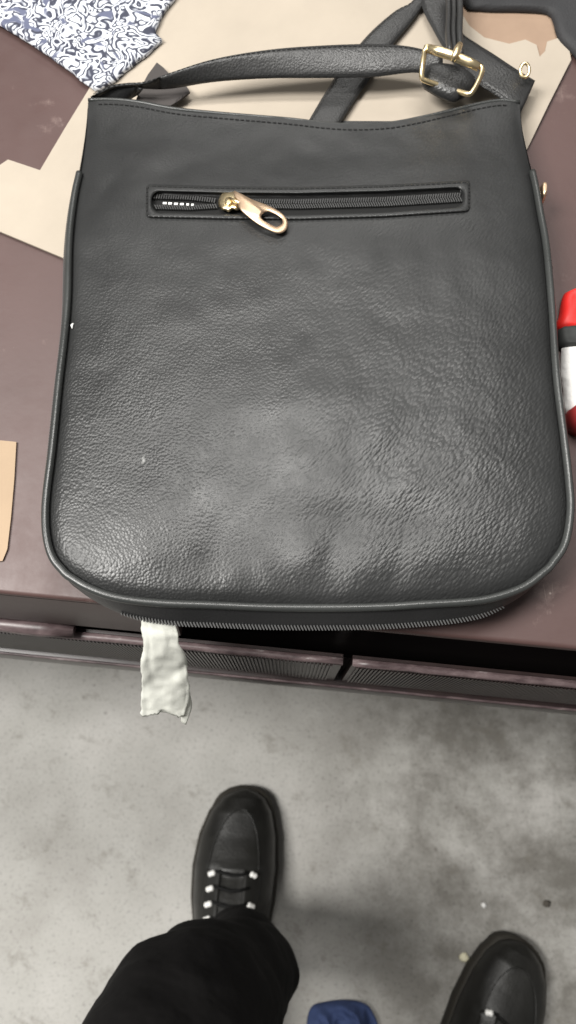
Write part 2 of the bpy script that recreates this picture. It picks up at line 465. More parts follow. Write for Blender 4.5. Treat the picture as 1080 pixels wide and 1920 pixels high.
# where the two drawers meet, seen at x = 645 px
gp = P(645, 1262, 0.66); sg = (gp - eo).dot(ed)
def drawer(s0, s1):
    mid = D((s0+s1)/2, 0, 0.6)
    prof = [(0.006, 0.585), (0.0118, 0.585), (0.0118, 0.688), (0.006, 0.688)]
    o = autosmooth(loft_profile(prof, s0, s1).build('drawer', M['drawer'], desk), 30)
    # worn top lip, a little uneven
    m = MB(); n = 60; rg = []
    for i in range(n):
        s = s0 + (s1-s0)*i/(n-1)
        j = 0.0007*mnoise.noise(Vector((s*60, 0, s0)))
        rg.append([D(s, 0.0080, 0.6885), D(s, 0.0128+j, 0.6885), D(s, 0.0132+j, 0.6900), D(s, 0.0124+j, 0.6915), D(s, 0.0088, 0.6918)])
    m.rings(rg); m.build('drawer_lip', M['worn'], o)
    m = MB(); q = s0 + 0.004
    while q < s1 - 0.004:                                        # fine upright ribs on the grip
        if -0.34 < q < 0.34: m.box(D(q, 0.0123, 0.637), ed*0.0006, en*0.0006, Vector((0, 0, 0.043)))
        q += 0.0024
    m.build('grip_ribs', M['drawer'], o, smooth=False, kind='stuff')
    return o
drawer(-HW+0.03, sg-0.003); drawer(sg+0.003, HW-0.03)
m = loft_profile([(-0.0115, 0.535), (0.0120, 0.535), (0.0150, 0.538), (0.0160, 0.574), (0.0150, 0.5785), (0.006, 0.579), (0.006, 0.545), (-0.0115, 0.545)], -HW+0.03, HW-0.03)
br = autosmooth(m.build('bottom_rail', M['drawer'], desk), 30)
m = MB(); m.tube([D(-HW+0.03 + (2*HW-0.06)*i/80, 0.0150 + 0.0003*mnoise.noise(Vector((i*0.9, 3, 0))), 0.5785) for i in range(81)], 0.0011, 6)
m.build('worn_bead', M['worn'], br)
s140 = (P(143, 1190, 0.692) - eo).dot(ed)                         # short raised cover strip at the far left, ending in a chipped knob
m = MB(); m.tube([D(-HW+0.03 + (s140+HW-0.03)*i/30, 0.0095, 0.6975) for i in range(31)], [0.0042]*28 + [0.005, 0.0056, 0.004], 8)
m.build('cover_strip', M['worn'], desk)
for sx in (-1, 1):
    m = MB(); m.box(D(sx*(HW-0.05), -0.35, 0.265), ed*0.014, en*0.33, Vector((0, 0, 0.265))); m.build('side_panel', M['desk'], desk, smooth=False)
m = MB(); m.box(D(0, -0.66, 0.30), ed*(HW-0.065), en*0.008, Vector((0, 0, 0.22))); m.build('back_panel', M['desk'], desk, smooth=False)

# ------------------------------------------------------------------ cardboard under the bag
ZC = 0.753
cpx = [(-160, 345), (-60, 325), (0, 309), (15, 299), (75, 319), (120, 243), (166, 168), (290, -40), (330, -110), (850, -110), (868, -10), (866, 25), (880, 48), (908, 70), (955, 82), (985, 74), (1006, 84), (1012, 106), (1022, 96), (1026, 78), (1062, 66), (1071, 112), (1030, 193), (990, 276), (850, 560), (400, 600), (115, 482), (0, 434), (-160, 372)]
cb = empty('cardboard_sheet', P(500, 250, ZT+0.0004), 'pale beige cardboard sheet with a torn corner, lying under the black handbag', 'cardboard')
poly = [P(x, y, ZC) for x, y in cpx]
m = prism(poly, ZT+0.0016, ZC); autosmooth(m.build('sheet', M['card'], cb), 30)
kp = [P(x, y, ZT+0.0014) for x, y in [(700, -130), (1110, -130), (1090, 60), (1069, 108), (1040, 165), (900, 200), (760, 60)]]
prism(kp, ZT+0.0004, ZT+0.0014).build('torn_layer', M['kraft'], cb, smooth=False, label='brown torn inner layer of the cardboard')

# tan card at the left
tp = [P(x, y, ZT+0.001) for x, y in [(-90, 812), (0, 826), (31, 829), (27, 900), (21, 970), (14, 1030), (5, 1052), (-90, 1060)]]
o = prism(tp, ZT+0.0004, ZT+0.0014).build('tan_card', M['tan'], None, smooth=False, origin=P(-10, 940, ZT))
o['label'] = 'small tan card lying on the bare maroon desktop left of the bag'; o['category'] = 'card'

# patterned cloth at the top left
ppx = [(-130, -20), (0, 42), (40, 66), (80, 92), (130, 128), (175, 163), (190, 160), (215, 146), (245, 120), (280, 94), (302, 72), (290, 60), (300, 30), (325, -5), (380, -90), (60, -150), (-130, -120)]
def dense(poly, step=10):
    out = []
    for a, b in zip(poly, poly[1:] + poly[:1]):
        n = max(1, int(math.dist(a, b)/step))
        out += [(a[0]+(b[0]-a[0])*i/n, a[1]+(b[1]-a[1])*i/n) for i in range(n)]
    return out
dp = [P(x + 2.5*mnoise.noise(Vector((x*.05, y*.05, 0))), y + 2.5*mnoise.noise(Vector((x*.05, y*.05, 9))), 0.757) for x, y in dense(ppx)]
ctr = P(120, -10, 0.76)
cl = empty('patterned_cloth', P(120, 0, ZC), 'folded cloth printed with black and white swirls, above the bag strap', 'cloth')
def cloth_rings(zb, zt, k0):
    rg = []
    for i in range(14):
        k = k0 - (k0-0.02)*i/13
        rg.append([Vector((ctr.x+(p.x-ctr.x)*k, ctr.y+(p.y-ctr.y)*k, zt + 0.0016*mnoise.noise(Vector((p.x*k*22, p.y*k*22, 4))) + 0.0012*(1-k))) for p in dp])
    return rg
rg = cloth_rings(0, 0.7568, 1.0)
m = MB(); m.rings([[Vector((p.x, p.y, ZC+0.0007)) for p in rg[0]]] + rg, cap0=False); m.build('printed_face', M['print'], cl)
m = MB(); m.rings([[Vector((p.x, p.y, ZC+0.0004)) for p in rg[0]], [Vector((ctr.x+(p.x-ctr.x)*0.985, ctr.y+(p.y-ctr.y)*0.985, p.z-0.0016)) for p in rg[0]]]); m.build('backing', M['print_edge'], cl)

# ------------------------------------------------------------------ handbag
BAGB = 0.7545                                                    # underside
bag = empty('handbag', P(560, 650, BAGB), 'black pebbled leather shoulder bag with a gold zip pull, lying on the desk', 'handbag')
left_px = [(165, 187), (163, 225), (158, 270), (150, 320), (139, 372), (130, 450), (127, 560), (120, 640), (111, 716), (98, 841), (88, 920), (85, 966), (88, 1010), (100, 1048), (125, 1078)]
bot_px = [(125, 1078), (165, 1102), (220, 1121), (300, 1131), (400, 1135), (500, 1139), (620, 1140), (720, 1138), (800, 1133), (870, 1129), (925, 1121), (985, 1099), (1030, 1064)]
right_px = [(975, 191), (979, 240), (990, 292), (1003, 345), (1013, 400), (1024, 463), (1034, 571), (1043, 706), (1057, 820), (1066, 900), (1069, 960), (1058, 1022), (1030, 1064)]
top_px = [(165, 187), (210, 186), (260, 191), (330, 204), (420, 213), (540, 223), (600, 230), (660, 234), (730, 231), (790, 220), (850, 206), (900, 194), (940, 188), (975, 191)]
yT = P(560, 210, 0.77).y; yB = P(560, 1135, 0.783).y
def zedge(y):                                                    # the bag flattens towards its mouth
    t = np.clip((y - P(0, 480, .78).y)/(yT - P(0, 480, .78).y), 0, 1)
    return 0.7835 - 0.0125*(t*t*(3-2*t))
def Pz(px, py, zf):                                              # sight line meets a height field
    z = 0.78
    for _ in range(8):
        p = P(px, py, z); z = zf(p.x, p.y)
    return P(px, py, z)
ze = lambda x, y: float(zedge(y))
def curve(pxs, n): return np.array([tuple(Pz(x, y, ze)) for x, y in crom(pxs, n)])
NU, NV = 241, 261
cT, cB = curve(top_px, NU), curve(bot_px, NU)
cL, cR = curve(left_px, NV), curve(right_px, NV)
outl = np.vstack([cL, cB[1:], cR[::-1][1:]])                     # open at the mouth
def dist_outline(xy, closed=False):
    pts = np.vstack([outl, cT[::-1]])[::3, :2] if closed else outl[::3, :2]
    a, b = pts[:-1], pts[1:]
    best = np.full(len(xy), 9.0)
    for p, q in zip(a, b):
        d = q - p; l = d.dot(d)
        if l < 1e-14: continue
        t = np.clip(((xy - p) @ d)/l, 0, 1)
        best = np.minimum(best, np.hypot(*(xy - (p + t[:, None]*d)).T))
    return best
# soft hollows and swells pressed into the leather: photo pixel, sizes (px), height (mm), turn
BUMPS = [(560, 770, 190, 60, 1.8, 10), (300, 940, 70, 110, 1.6, 20), (560, 1075, 40, 45, 1.6, 0), (690, 1080, 45, 50, 1.4, 20), (625, 1040, 30, 70, -1.8, 8),
         (630, 980, 140, 40, -1.4, 0), (500, 1070, 26, 60, 1.0, -15), (830, 1050, 60, 50, 1.0, -20), (380, 1060, 60, 40, -1.0, 0), (240, 280, 60, 50, 1.5, 20),
         (800, 285, 80, 50, 1.0, -20), (560, 270, 120, 45, -1.0, 0), (190, 350, 20, 60, -1.2, 30), (640, 620, 200, 70, -1.0, 0), (900, 800, 70, 160, 1.0, 10),
         (235, 640, 80, 120, 0.8, 0), (440, 880, 80, 60, -0.8, 25), (330, 300, 30, 60, -0.8, 50), (745, 1075, 22, 60, -1.0, 12), (440, 1085, 24, 40, 0.9, 10),
         (280, 1050, 60, 26, 0.8, 10), (590, 850, 26, 60, 0.7, 45), (700, 830, 26, 70, 0.6, 50), (780, 900, 24, 80, 0.6, 48), (350, 1010, 24, 50, 0.6, -40)]
BW = []
for bx, by, sx, sy, h, a in BUMPS:
    c = P(bx, by, 0.788); BW.append((c.x, c.y, (P(bx+sx, by, .788)-c).length, (P(bx, by+sy, .788)-c).length, h*0.00070, R(a)))
def zbase(xy):
    xy = np.atleast_2d(np.asarray(xy, float))
    d = dist_outline(xy)
    y = xy[:, 1]
    t = np.clip((yT - y)/(yT - yB), 0, 1)
    fade = np.clip(t/0.28, 0, 1)
    z = zedge(y) + 0.0062*fade*(1-np.exp(-d/0.016)) - 0.0022*np.exp(-(d/0.0045)**2)*(0.3+0.7*fade)
    inner = 1-np.exp(-d/0.012)
    for cx, cy, sx, sy, h, a in BW:
        u = (xy[:, 0]-cx)*math.cos(a) - (y-cy)*math.sin(a); v = (xy[:, 0]-cx)*math.sin(a) + (y-cy)*math.cos(a)
        z = z + h*np.exp(-(u/sx)**2 - (v/sy)**2)*inner
    for i in range(len(xy)):
        q = Vector((xy[i, 0], xy[i, 1], 0))
        z[i] += inner[i]*(0.00042*mnoise.noise(q*26) + 0.00028*mnoise.noise(q*70 + Vector((4, 1, 7))))
    return z
GX = np.linspace(-0.20, 0.20, 521); GY = np.linspace(-0.02, 0.52, 701)
_g = np.stack(np.meshgrid(GX, GY, indexing='ij'), -1).reshape(-1, 2)
_gz = zbase(_g).reshape(521, 701)
def zfield(xy):
    xy = np.atleast_2d(xy)
    a = np.clip((xy[:, 0]-GX[0])/(GX[1]-GX[0]), 0, 519.999); b = np.clip((xy[:, 1]-GY[0])/(GY[1]-GY[0]), 0, 699.999)
    i, j = a.astype(int), b.astype(int); a = a-i; b = b-j
    return _gz[i, j]*(1-a)*(1-b) + _gz[i+1, j]*a*(1-b) + _gz[i, j+1]*(1-a)*b + _gz[i+1, j+1]*a*b
def zb1(x, y): return float(zfield([[x, y]])[0])
def onbag(px, py, off=0.0):
    z = 0.785
    for _ in range(5):
        p = P(px, py, z); z = zb1(p.x, p.y) + off
    return P(px, py, z)
# Coons patch of the four edges
u = np.linspace(0, 1, NU)[:, None, None]; v = np.linspace(0, 1, NV)[None, :, None]
v2 = v
Lc, Rc, Tc, Bc = cL[None], cR[None], cT[:, None], cB[:, None]
patch = (1-u)*Lc + u*Rc + (1-v)*Tc + v*Bc - ((1-u)*(1-v)*cT[0] + u*(1-v)*cT[-1] + (1-u)*v*cB[0] + u*v*cB[-1])
xy = patch.reshape(-1, 3)[:, :2]
zz = zfield(xy)
# the slit of the zip pocket
def slit_top(x): return np.interp(x, [270, 284, 420, 560, 720, 870, 890], [358, 358, 362, 363, 359, 351, 350])
def slit_bot(x): return np.interp(x, [270, 284, 420, 560, 720, 870, 890], [399, 399, 402, 403, 398, 388, 386])
def topix(x, y, z):
    dx, dy, dz = x, y, z - CAMZ
    yc = dy*CP + dz*SP; zc = -dy*SP + dz*CP
    return 540 + FPX*dx/(-zc), 960 - FPX*yc/(-zc)
px, py = topix(xy[:, 0], xy[:, 1], zz)
ins = (np.clip((px-281)/6, 0, 1)*np.clip((871-px)/6, 0, 1)*np.clip((py-slit_top(px)+3)/5, 0, 1)*np.clip((slit_bot(px)+3-py)/5, 0, 1))
zz = zz - 0.0042*ins
pv = [(x, y, z) for (x, y), z in zip(xy, zz)]
mesh('front_panel', pv, grid_faces(NU, NV), M['leather'], bag)
# back panel and the wall round the sides
def flare(i, n, p):
    """how far the wall swells past the piping at this point of the outline"""
    pxx, pyy = topix(p[0], p[1], p[2])
    k = np.clip((pyy-200)/160, 0, 1)
    b = 0.0052 if pyy < 940 else 0.0052 - 0.0037*min(1, (pyy-940)/60)
    if pxx > 560 and pyy < 1085: b = 0.0032 + 0.0014*np.clip((pyy-600)/250, 0, 1) - 0.0030*np.clip((pyy-900)/90, 0, 1)
    if pyy > 1085: b = 0.0015 + 0.0062*float(np.clip((pxx-130)/150, 0, 1)*np.clip((1010-pxx)/150, 0, 1))
    return b*(0.35 + 0.65*k)
ol = crom([tuple(p) for p in outl[::4]] + [tuple(outl[-1])], 420)
nrm = []
for i in range(len(ol)):
    d = ol[min(i+1, len(ol)-1)] - ol[max(i-1, 0)]
    nrm.append(np.array([d[1], -d[0], 0])/np.hypot(d[0], d[1])*-1)
ctr2 = ol.mean(0)
if np.dot(nrm[100][:2], (ol[100]-ctr2)[:2]) < 0: nrm = [-n for n in nrm]
fl = np.array([flare(i, len(ol), p) for i, p in enumerate(ol)])
fl = np.convolve(np.pad(fl, 10, mode='edge'), np.ones(21)/21, 'valid')
wall = []; tooth_line = []; tooth_n = []
NPF = 8
for p, n, b in zip(ol, nrm, fl):
    H = p[2] - BAGB
    prof = [(0.0, 0.0), (0.35, 0.14), (0.72, 0.30), (0.97, 0.43), (1.03, 0.5), (0.97, 0.60), (0.6, 0.84), (-0.2, 1.0)]
    for o_, h_ in prof: wall.append((p[0]+n[0]*b*o_, p[1]+n[1]*b*o_, p[2]-H*h_))
    tooth_line.append(np.array([p[0]+n[0]*b*0.97, p[1]+n[1]*b*0.97, p[2]-H*0.43])); tooth_n.append(n)
mesh('gusset', wall, grid_faces(len(ol), NPF), M['gusset'], bag)
bp = [tuple(p) for p in np.array(wall).reshape(-1, NPF, 3)[:, -1]]
lim = len(bp)
cx_, cy_ = np.mean([p[0] for p in bp]), np.mean([p[1] for p in bp])
mesh('back_panel', [(p[0], p[1], BAGB) for p in bp], [tuple(range(lim))], M['gusset'], bag, smooth=False)
# the piping
sel = [i for i, p in enumerate(ol) if topix(*p)[1] > 322]
pts = [Vector(ol[i]) + Vector((0, 0, 0.0004)) for i in sel]
m = MB(); m.tube(pts, [0.0021]*len(pts), 12); m.build('piping', M['pipe'], bag)
# zip teeth round the three sides
m = MB()
tl = crom([tuple(tooth_line[i]) for i in sel[::2]], 470)
for i in range(4, len(tl)-4):
    d = Vector(tl[i+1]) - Vector(tl[i-1]); d.normalize()
    n = Vector((d.y, -d.x, 0)); 
    if n.dot(Vector(tl[i]) - Vector(ctr2)) < 0: n = -n
    c = Vector(tl[i]) + n*0.0004 + Vector((0, 0, 0.0004))
    _x, _y = topix(*tl[i])
    if _y > 960 and (_x < 225 or _x > 945): continue
    ax = (n*0.7 - Vector((0, 0, 1))*0.6 + d*0.4).normalized()
    tp = min(1, 0.35 + min(abs(_x-225), abs(945-_x))/70) if _y > 960 else 1
    m.box(c, d*0.00036, ax*0.0014*tp, ax.cross(d).normalized()*0.0007)
m.build('zip_teeth', M['teeth'], bag, smooth=False, kind='stuff')
# hem along the mouth: a rolled edge, an inner lip and stitching
m = MB(); m.tube([Vector(p) + Vector((0, 0.0002, -0.0006)) for p in cT[::3]], 0.0013, 8); m.build('mouth_hem', M['pipe'], bag)
hs = crom([(x, y + 9) for x, y in top_px], 150)
hl = [onbag(x, y, 0.0003) for x, y in hs[3:-3]]
stitches(hl, 0.0024, 0.0011, 0.00034).build('hem_stitching', M['thread'], bag, smooth=False, kind='stuff')
blip = [(p[0], p[1]+0.002, p[2]-0.004) for p in cT[::6]] + [(p[0], p[1]-0.02, p[2]-0.010) for p in cT[::6]]
nb = len(cT[::6]); mesh('mouth_lining', blip, [(i, i+1, nb+i+1, nb+i) for i in range(nb-1)], M['tape'], bag)

# zip pocket
def welt_loop(x0, x1, dt, db, n=160, r=0.35):
    """a rounded slot outline in the photo's plane of the bag, grown by dt/db px"""
    out = []; w = x1-x0
    def pt(s, t):
        x = x0 + w*s
        return (x, (1-t)*(slit_top(x)-dt) + t*(slit_bot(x)+db))
    hh = (40+dt+db)/w
    rr = r*hh
    seq = [(s, 0) for s in np.linspace(rr, 1-rr, 60)]
    seq += [(1-rr + rr*math.sin(a), r - r*math.cos(a)) for a in np.linspace(0, math.pi/2, 8)[1:]]
    seq += [(1, t) for t in np.linspace(r, 1-r, 6)[1:]]
    seq += [(1-rr + rr*math.cos(a), 1-r + r*math.sin(a)) for a in np.linspace(0, math.pi/2, 8)[1:]]
    seq += [(s, 1) for s in np.linspace(1-rr, rr, 60)[1:]]
    seq += [(rr - rr*math.sin(a), 1-r + r*math.cos(a)) for a in np.linspace(0, math.pi/2, 8)[1:]]
    seq += [(0, t) for t in np.linspace(1-r, r, 6)[1:]]
    seq += [(rr - rr*math.cos(a), r - r*math.sin(a)) for a in np.linspace(0, math.pi/2, 8)[1:-1]]
    return [pt(*q) for q in seq]
loops = [(welt_loop(273, 882, 13, 10, r=0.12), -0.0004), (welt_loop(274, 881, 12, 9, r=0.12), 0.0006), (welt_loop(277, 878, 8, 6, r=0.16), 0.0011), (welt_loop(281, 873, 3, 2, r=0.3), 0.0012), (welt_loop(284, 870, 0.3, 0.3, r=0.42), 0.0007), (welt_loop(285, 869, -1, -1, r=0.45), -0.0022)]
m = MB(); m.rings([[onbag(x, y, o) for x, y in lp] for lp, o in loops], False, False)
pocket = m.build('zip_pocket', M['leather'], bag)
# tape and teeth
tpv = []; xs = np.linspace(279, 875, 90)
for x in xs:
    for t in np.linspace(-0.02, 1.02, 7): tpv.append(onbag(x, (1-t)*slit_top(x) + t*slit_bot(x), -0.0028))
mesh('zip_tape', tpv, grid_faces(len(xs), 7), M['tape'], pocket)
m = MB(); x = 290.0; i = 0
while x < 864:
    op = max(0.0, min(1.0, (412-x)/60))                          # the two sides part left of the slider
    for row, t in ((0, 0.50 - 0.10 - 0.13*op), (1, 0.50 + 0.12 + 0.13*op)):
        t0, t1 = slit_top(x), slit_bot(x); yy = (1-t)*t0 + t*t1
        if 405 < x < 452: continue
        c = onbag(x + (2.2 if row else 0), yy, -0.0017)
        d = (onbag(x+3, yy, -0.0017) - c).normalized(); up = (onbag(x + (2.5 if row == 0 else -2.5), yy-10, -0.0017) - c).normalized()
        m.box(c, d*0.00038, up*0.0020, Vector((0, 0, 0.0006)))
    x += 4.5; i += 1
m.build('pocket_zip_teeth', M['pocket_teeth'], pocket, smooth=False, kind='stuff')
for x in (309, 319, 330, 341, 352, 361):
    y = 381.5 + (x-309)*0.06; c = onbag(x, y, -0.0014); d = (onbag(x+5, y, -0.0014)-c).normalized()
    m = MB(); m.box(c, d*(0.0011 if x < 345 else 0.0008), d.cross(Vector((0, 0, 1)))*0.0007, Vector((0, 0, 0.0004))); m.build('white_stitch', M['white_thread'], pocket, smooth=False)
wl = welt_loop(275.5, 879.5, 9, 7, r=0.12)
stitches([onbag(x, y, 0.0012) for x, y in wl + wl[:1]], 0.0021, 0.0011, 0.00034).build('pocket_stitching', M['thread'], pocket, smooth=False, kind='stuff')
# slider with its pull
sl_px = [(409, 382), (411, 372), (416, 364), (425, 361), (434, 358), (441, 357), (449, 362), (453, 371), (452, 384), (449, 393), (443, 395), (437, 393), (429, 398), (423, 395), (416, 394), (412, 389)]
def px_puff(pts, base, h, rings=8, n=64, edge=0.6):
    c = crom(pts, n, closed=True); ct = c.mean(0); rg = []
    rg.append([onbag(x, y, base) for x, y in c])
    for i in range(rings+1):
        s = i/rings; kk = 1-0.97*s
        dz = base + h*(0.35 + 0.65*math.sqrt(max(0, 1-(1-min(1, s/edge))**2)))
        rg.append([P(*(ct + (p-ct)*kk), 0) for p in c]); rg[-1] = [onbag(*(ct + (p-ct)*kk), dz) for p in c[::1]]
    m = MB(); m.rings(rg); return m
slider = px_puff(sl_px, -0.0015, 0.0042, rings=6, n=40).build('zip_slider', M['gold'], pocket)
m = MB(); m.add(*[px_puff([(421, 374), (427, 369), (434, 372), (436, 380), (430, 386), (422, 383)], 0.002, 0.0022, rings=4, n=20).__dict__[q] for q in ('v', 'f')])
m.tube([onbag(430, 372, 0.0035), onbag(438, 375, 0.0052), onbag(446, 379, 0.0055), onbag(453, 384, 0.0045), onbag(455, 388, 0.003)], 0.0010, 8)
m.build('slider_bridge', M['gold'], pocket)
pull_o = [(440, 357), (452, 363), (473, 374), (507, 387), (530, 401), (539, 414), (539, 427), (534, 434), (523, 438), (507, 433), (483, 420), (462, 404), (449, 391), (446, 375), (438, 366)]
pull_i = [(490, 404), (500, 397), (514, 401), (527, 409), (530, 417), (525, 423), (517, 425), (503, 418), (492, 411)]
hc = np.array([510, 411.5])
def ray_loop(poly, n=56):
    c = crom(poly, 400, closed=True); a = np.arctan2(c[:, 1]-hc[1], c[:, 0]-hc[0]); r = np.hypot(c[:, 0]-hc[0], c[:, 1]-hc[1])
    o = np.argsort(a); a, r = a[o], r[o]
    out = []
    # more rays towards the narrow end
    base_a = np.linspace(-math.pi, math.pi, n, endpoint=False)
    ang = base_a + 0.0
    far = math.atan2(372-411.5, 445-510)
    ang = np.array([x_ + 0.55*math.sin(far - x_) for x_ in base_a])
    ang = (ang + math.pi) % (2*math.pi) - math.pi
    rr = np.interp(ang, np.concatenate([a-2*math.pi, a, a+2*math.pi]), np.concatenate([r, r, r]))
    return np.stack([hc[0] + rr*np.cos(ang), hc[1] + rr*np.sin(ang)], 1)
Lo, Li = ray_loop(pull_o), ray_loop(pull_i)
def pz(x): return 0.0052 - 0.0028*np.clip((x-445)/90, 0, 1)
def pull_ring(k, dz): return [onbag(*(Lo[i] + (Li[i]-Lo[i])*k), float(pz(Lo[i][0])) + dz) for i in range(len(Lo))]
m = MB(); rg = [pull_ring(0.0, 0), pull_ring(0.0, 0.0007), pull_ring(0.10, 0.0013), pull_ring(0.5, 0.0014), pull_ring(0.88, 0.0013), pull_ring(1.0, 0.0007), pull_ring(1.0, 0), pull_ring(0.5, -0.0002)]
m.rings(rg + [rg[0]], False, False); m.build('zip_pull', M['rose'], pocket, label='rose gold teardrop pull with a slot')
# slider of the long zip, at the right shoulder
m = MB(); c = P(1019, 358, 0.778)
q = [P(x, y, 0.772) for x, y in [(1012, 352), (1017, 346), (1023, 349), (1024, 360), (1023, 372), (1017, 378), (1012, 370)]]
puffy(q, 0.768, 0.009, n=28, rings=5).build('zip_slider', M['rose'], bag, label='small gold slider of the long side zip')
# lint and scuff
for (x, y), r_ in (((136, 612), 0.0012),):
    c = onbag(x, y, 0.0006); m = MB(); m.tube([c + Vector((0.0003, 0.0018, 0)), c + Vector((-.0003, 0.0004, .0005)), c - Vector((0.0, 0.0014, 0))], [0.0005, 0.0008, 0.0004], 6); m.build('lint', M['white_thread'], bag)

# ------------------------------------------------------------------ straps and buckle (parts of the bag)
def strap(name, A, B, th=0.0016, mt='strap', stitch=True, n=60, **kw):
    A = [P(*p) for p in A]; B = [P(*p) for p in B]
    o = ribbon(A, B, th, n).build(name, M[mt], bag, **kw)
    if stitch:
        a, b = crom([tuple(p) for p in A], 80), crom([tuple(p) for p in B], 80)
        for kf in (0.08, 0.92):
            ln = [Vector(a[i])*(1-kf) + Vector(b[i])*kf + Vector((0, 0, th*0.5+0.0002)) for i in range(80)]
            stitches(ln, 0.0022, 0.0012, 0.00022).build('strap_stitching', M['strap_thread'], o, smooth=False, kind='stuff')
    return o
strap('shoulder_strap',
      [(785, -30, .757), (792, 15, .758), (812, 55, .760), (832, 90, .763), (860, 130, .766), (900, 160, .768), (937, 184, .767), (975, 214, .764)],
      [(850, -30, .757), (853, 20, .758), (865, 60, .760), (895, 83, .763), (925, 102, .766), (958, 124, .768), (985, 141, .767), (1003, 152, .764)])
strap('shoulder_strap',
      [(800, -40, .757), (772, 4, .757), (740, 22, .757), (690, 66, .757), (640, 128, .757), (610, 174, .757), (578, 228, .757), (565, 250, .757)],
      [(812, -40, .757), (793, 10, .757), (768, 46, .757), (738, 82, .757), (695, 146, .757), (668, 184, .757), (640, 228, .757), (628, 250, .757)])
strap('shoulder_strap',
      [(172, 180, .770), (208, 163, .772), (240, 158, .773), (272, 155, .774), (320, 137, .776), (400, 111, .778), (500, 94, .778), (600, 86, .777), (700, 83, .776), (770, 88, .776), (830, 104, .775)],
      [(176, 184, .768), (210, 168, .768), (240, 163, .767), (275, 166, .766), (320, 166, .766), (400, 154, .768), (500, 147, .769), (600, 146, .769), (700, 144, .769), (770, 136, .770), (830, 140, .770)])
strap('strap_end', [(170, 182, .768), (205, 164, .769), (240, 160, .770), (268, 167, .770)], [(174, 188, .765), (215, 188, .763), (240, 188, .761), (258, 178, .760)], mt='gusset', stitch=False, n=24)
# loose end of the mouth zip under the strap
tb = [P(x, y, .7595) for x, y in [(254, 190), (262, 168), (277, 140), (294, 117), (306, 126), (318, 139), (334, 150), (350, 162), (356, 172), (338, 186), (320, 198), (285, 196)]]
zt = prism(tb, .7580, .7595); zt.build('zip_end_tab', M['fabric_dark'], bag, smooth=False, label='frayed black cloth end of the mouth zip')
m = MB()
for i in range(7):
    a = P(318 + i*5, 197 - i*4, .7590); d = Vector((random.uniform(-.002, .005), random.uniform(-.006, -.001), 0))
    m.tube([a, a + d*0.5 + Vector((0.0006, 0, 0.001)), a + d], 0.00014, 4)
m.build('frayed_thread', M['thread'], bag, kind='stuff')
# keeper: folded loop of narrow leather standing above the buckle
for i, (xa, xb) in enumerate(((836, 845), (846, 855), (856, 868))):
    strap('strap_keeper', [(xa-2, -30, .768), (xa, 20, .772), (xa-1, 60, .778), (xa+2, 96+i*4, .782)], [(xb-2, -30, .768), (xb, 20, .772), (xb-1, 60, .778), (xb+1, 98+i*4, .782)], th=0.004, stitch=False, n=24)
# turned end of the strap inside the buckle
fp = [P(x, y, .778) for x, y in [(797, 112), (815, 104), (850, 108), (880, 118), (897, 132), (893, 148), (874, 164), (856, 171), (832, 163), (808, 150), (795, 138)]]
puffy(fp, .768, 0.008, n=60, rings=8, edge=0.55, wob=0.001).build('strap_fold', M['strap'], bag)
# buckle: rectangular frame, standing a little tilted
bk = [(798, 92, .789), (806, 89, .789), (850, 104, .790), (895, 122, .789), (904, 131, .788), (897, 152, .783), (886, 171, .778), (876, 176, .776), (840, 165, .772), (800, 152, .776), (791, 144, .778), (793, 118, .783)]
bc = crom([tuple(P(*p)) for p in bk], 90, closed=True)
m = MB(); m.tube([Vector(p) for p in bc], 0.0017, 10, closed=True)
buckle = m.build('buckle', M['gold'], bag, label='gold rectangular strap buckle')
m = MB(); tb_ = [P(x, y, z) for x, y, z in [(803, 91, .790), (825, 97, .7905), (850, 105, .7908), (880, 117, .7905), (898, 126, .7895)]]
m.tube(tb_, [0.0026, 0.0031, 0.0030, 0.0030, 0.0026], 12); m.build('buckle_bar', M['gold'], buckle)
m = MB(); m.tube([P(862, 84, .790), P(858, 92, .7945), P(853, 104, .796), P(849, 114, .793)], [0.0019, 0.0024, 0.0022, 0.0018], 10); m.build('buckle_prong', M['gold'], buckle)
m = MB(); rc = P(984, 132, .775); q = [rc + Vector((0.0030*math.cos(a), 0.0038*math.sin(a), 0.002*math.sin(a))) for a in np.linspace(0, 2*math.pi, 20)[:-1]]
m.tube(q, 0.0011, 8, closed=True); m.build('strap_ring', M['gold'], bag, label='small gold ring at the end of the strap')

# ------------------------------------------------------------------ film strip hanging out of the bag
fa = [(264, 1160, .767), (266, 1185, .762), (270, 1210, .755), (266, 1240, .744), (267, 1270, .733), (266, 1300, .720), (265, 1341, .704)]
fb = [(328, 1164, .767), (333, 1190, .763), (336, 1206, .757), (349, 1232, .747), (352, 1262, .735), (357, 1300, .722), (346, 1341, .708)]
a = crom([tuple(P(*p)) for p in fa], 44); b_ = crom([tuple(P(*p)) for p in fb], 44)
vv = []; NW = 22
for i in range(44):
    for j in range(NW):
        s = j/(NW-1); p = Vector(a[i]).lerp(Vector(b_[i]), s)
        q = Vector((s*2.2, i*0.11, 0)); amp = 0.2 + min(1, i/10)
        p.z += amp*(0.0020*mnoise.noise(q*0.7) + 0.0030*abs(mnoise.noise(Vector((s*3.1, i*0.035, 2)))) + 0.0016*abs(mnoise.noise(Vector((s*2.0 + i*0.06, i*0.09, 6))))) + 0.0022*math.sin(s*math.pi)*amp + 0.0005*amp*math.sin(s*9 + i*0.05)
        p.y += 0.0008*mnoise.noise(q*2.2 + Vector((3, 3, 3))) - (0.0011*math.sin(s*9) + 0.0014*mnoise.noise(Vector((s*11, 5, 0))) if i > 41 else 0)
        p.x += 0.0008*mnoise.noise(q*4 + Vector((9, 3, 3)))
        vv.append(p)
film = empty('plastic_strip', P(300, 1165, .766), 'wrinkled off-white plastic strip hanging from the bag over the desk edge', 'plastic strip')
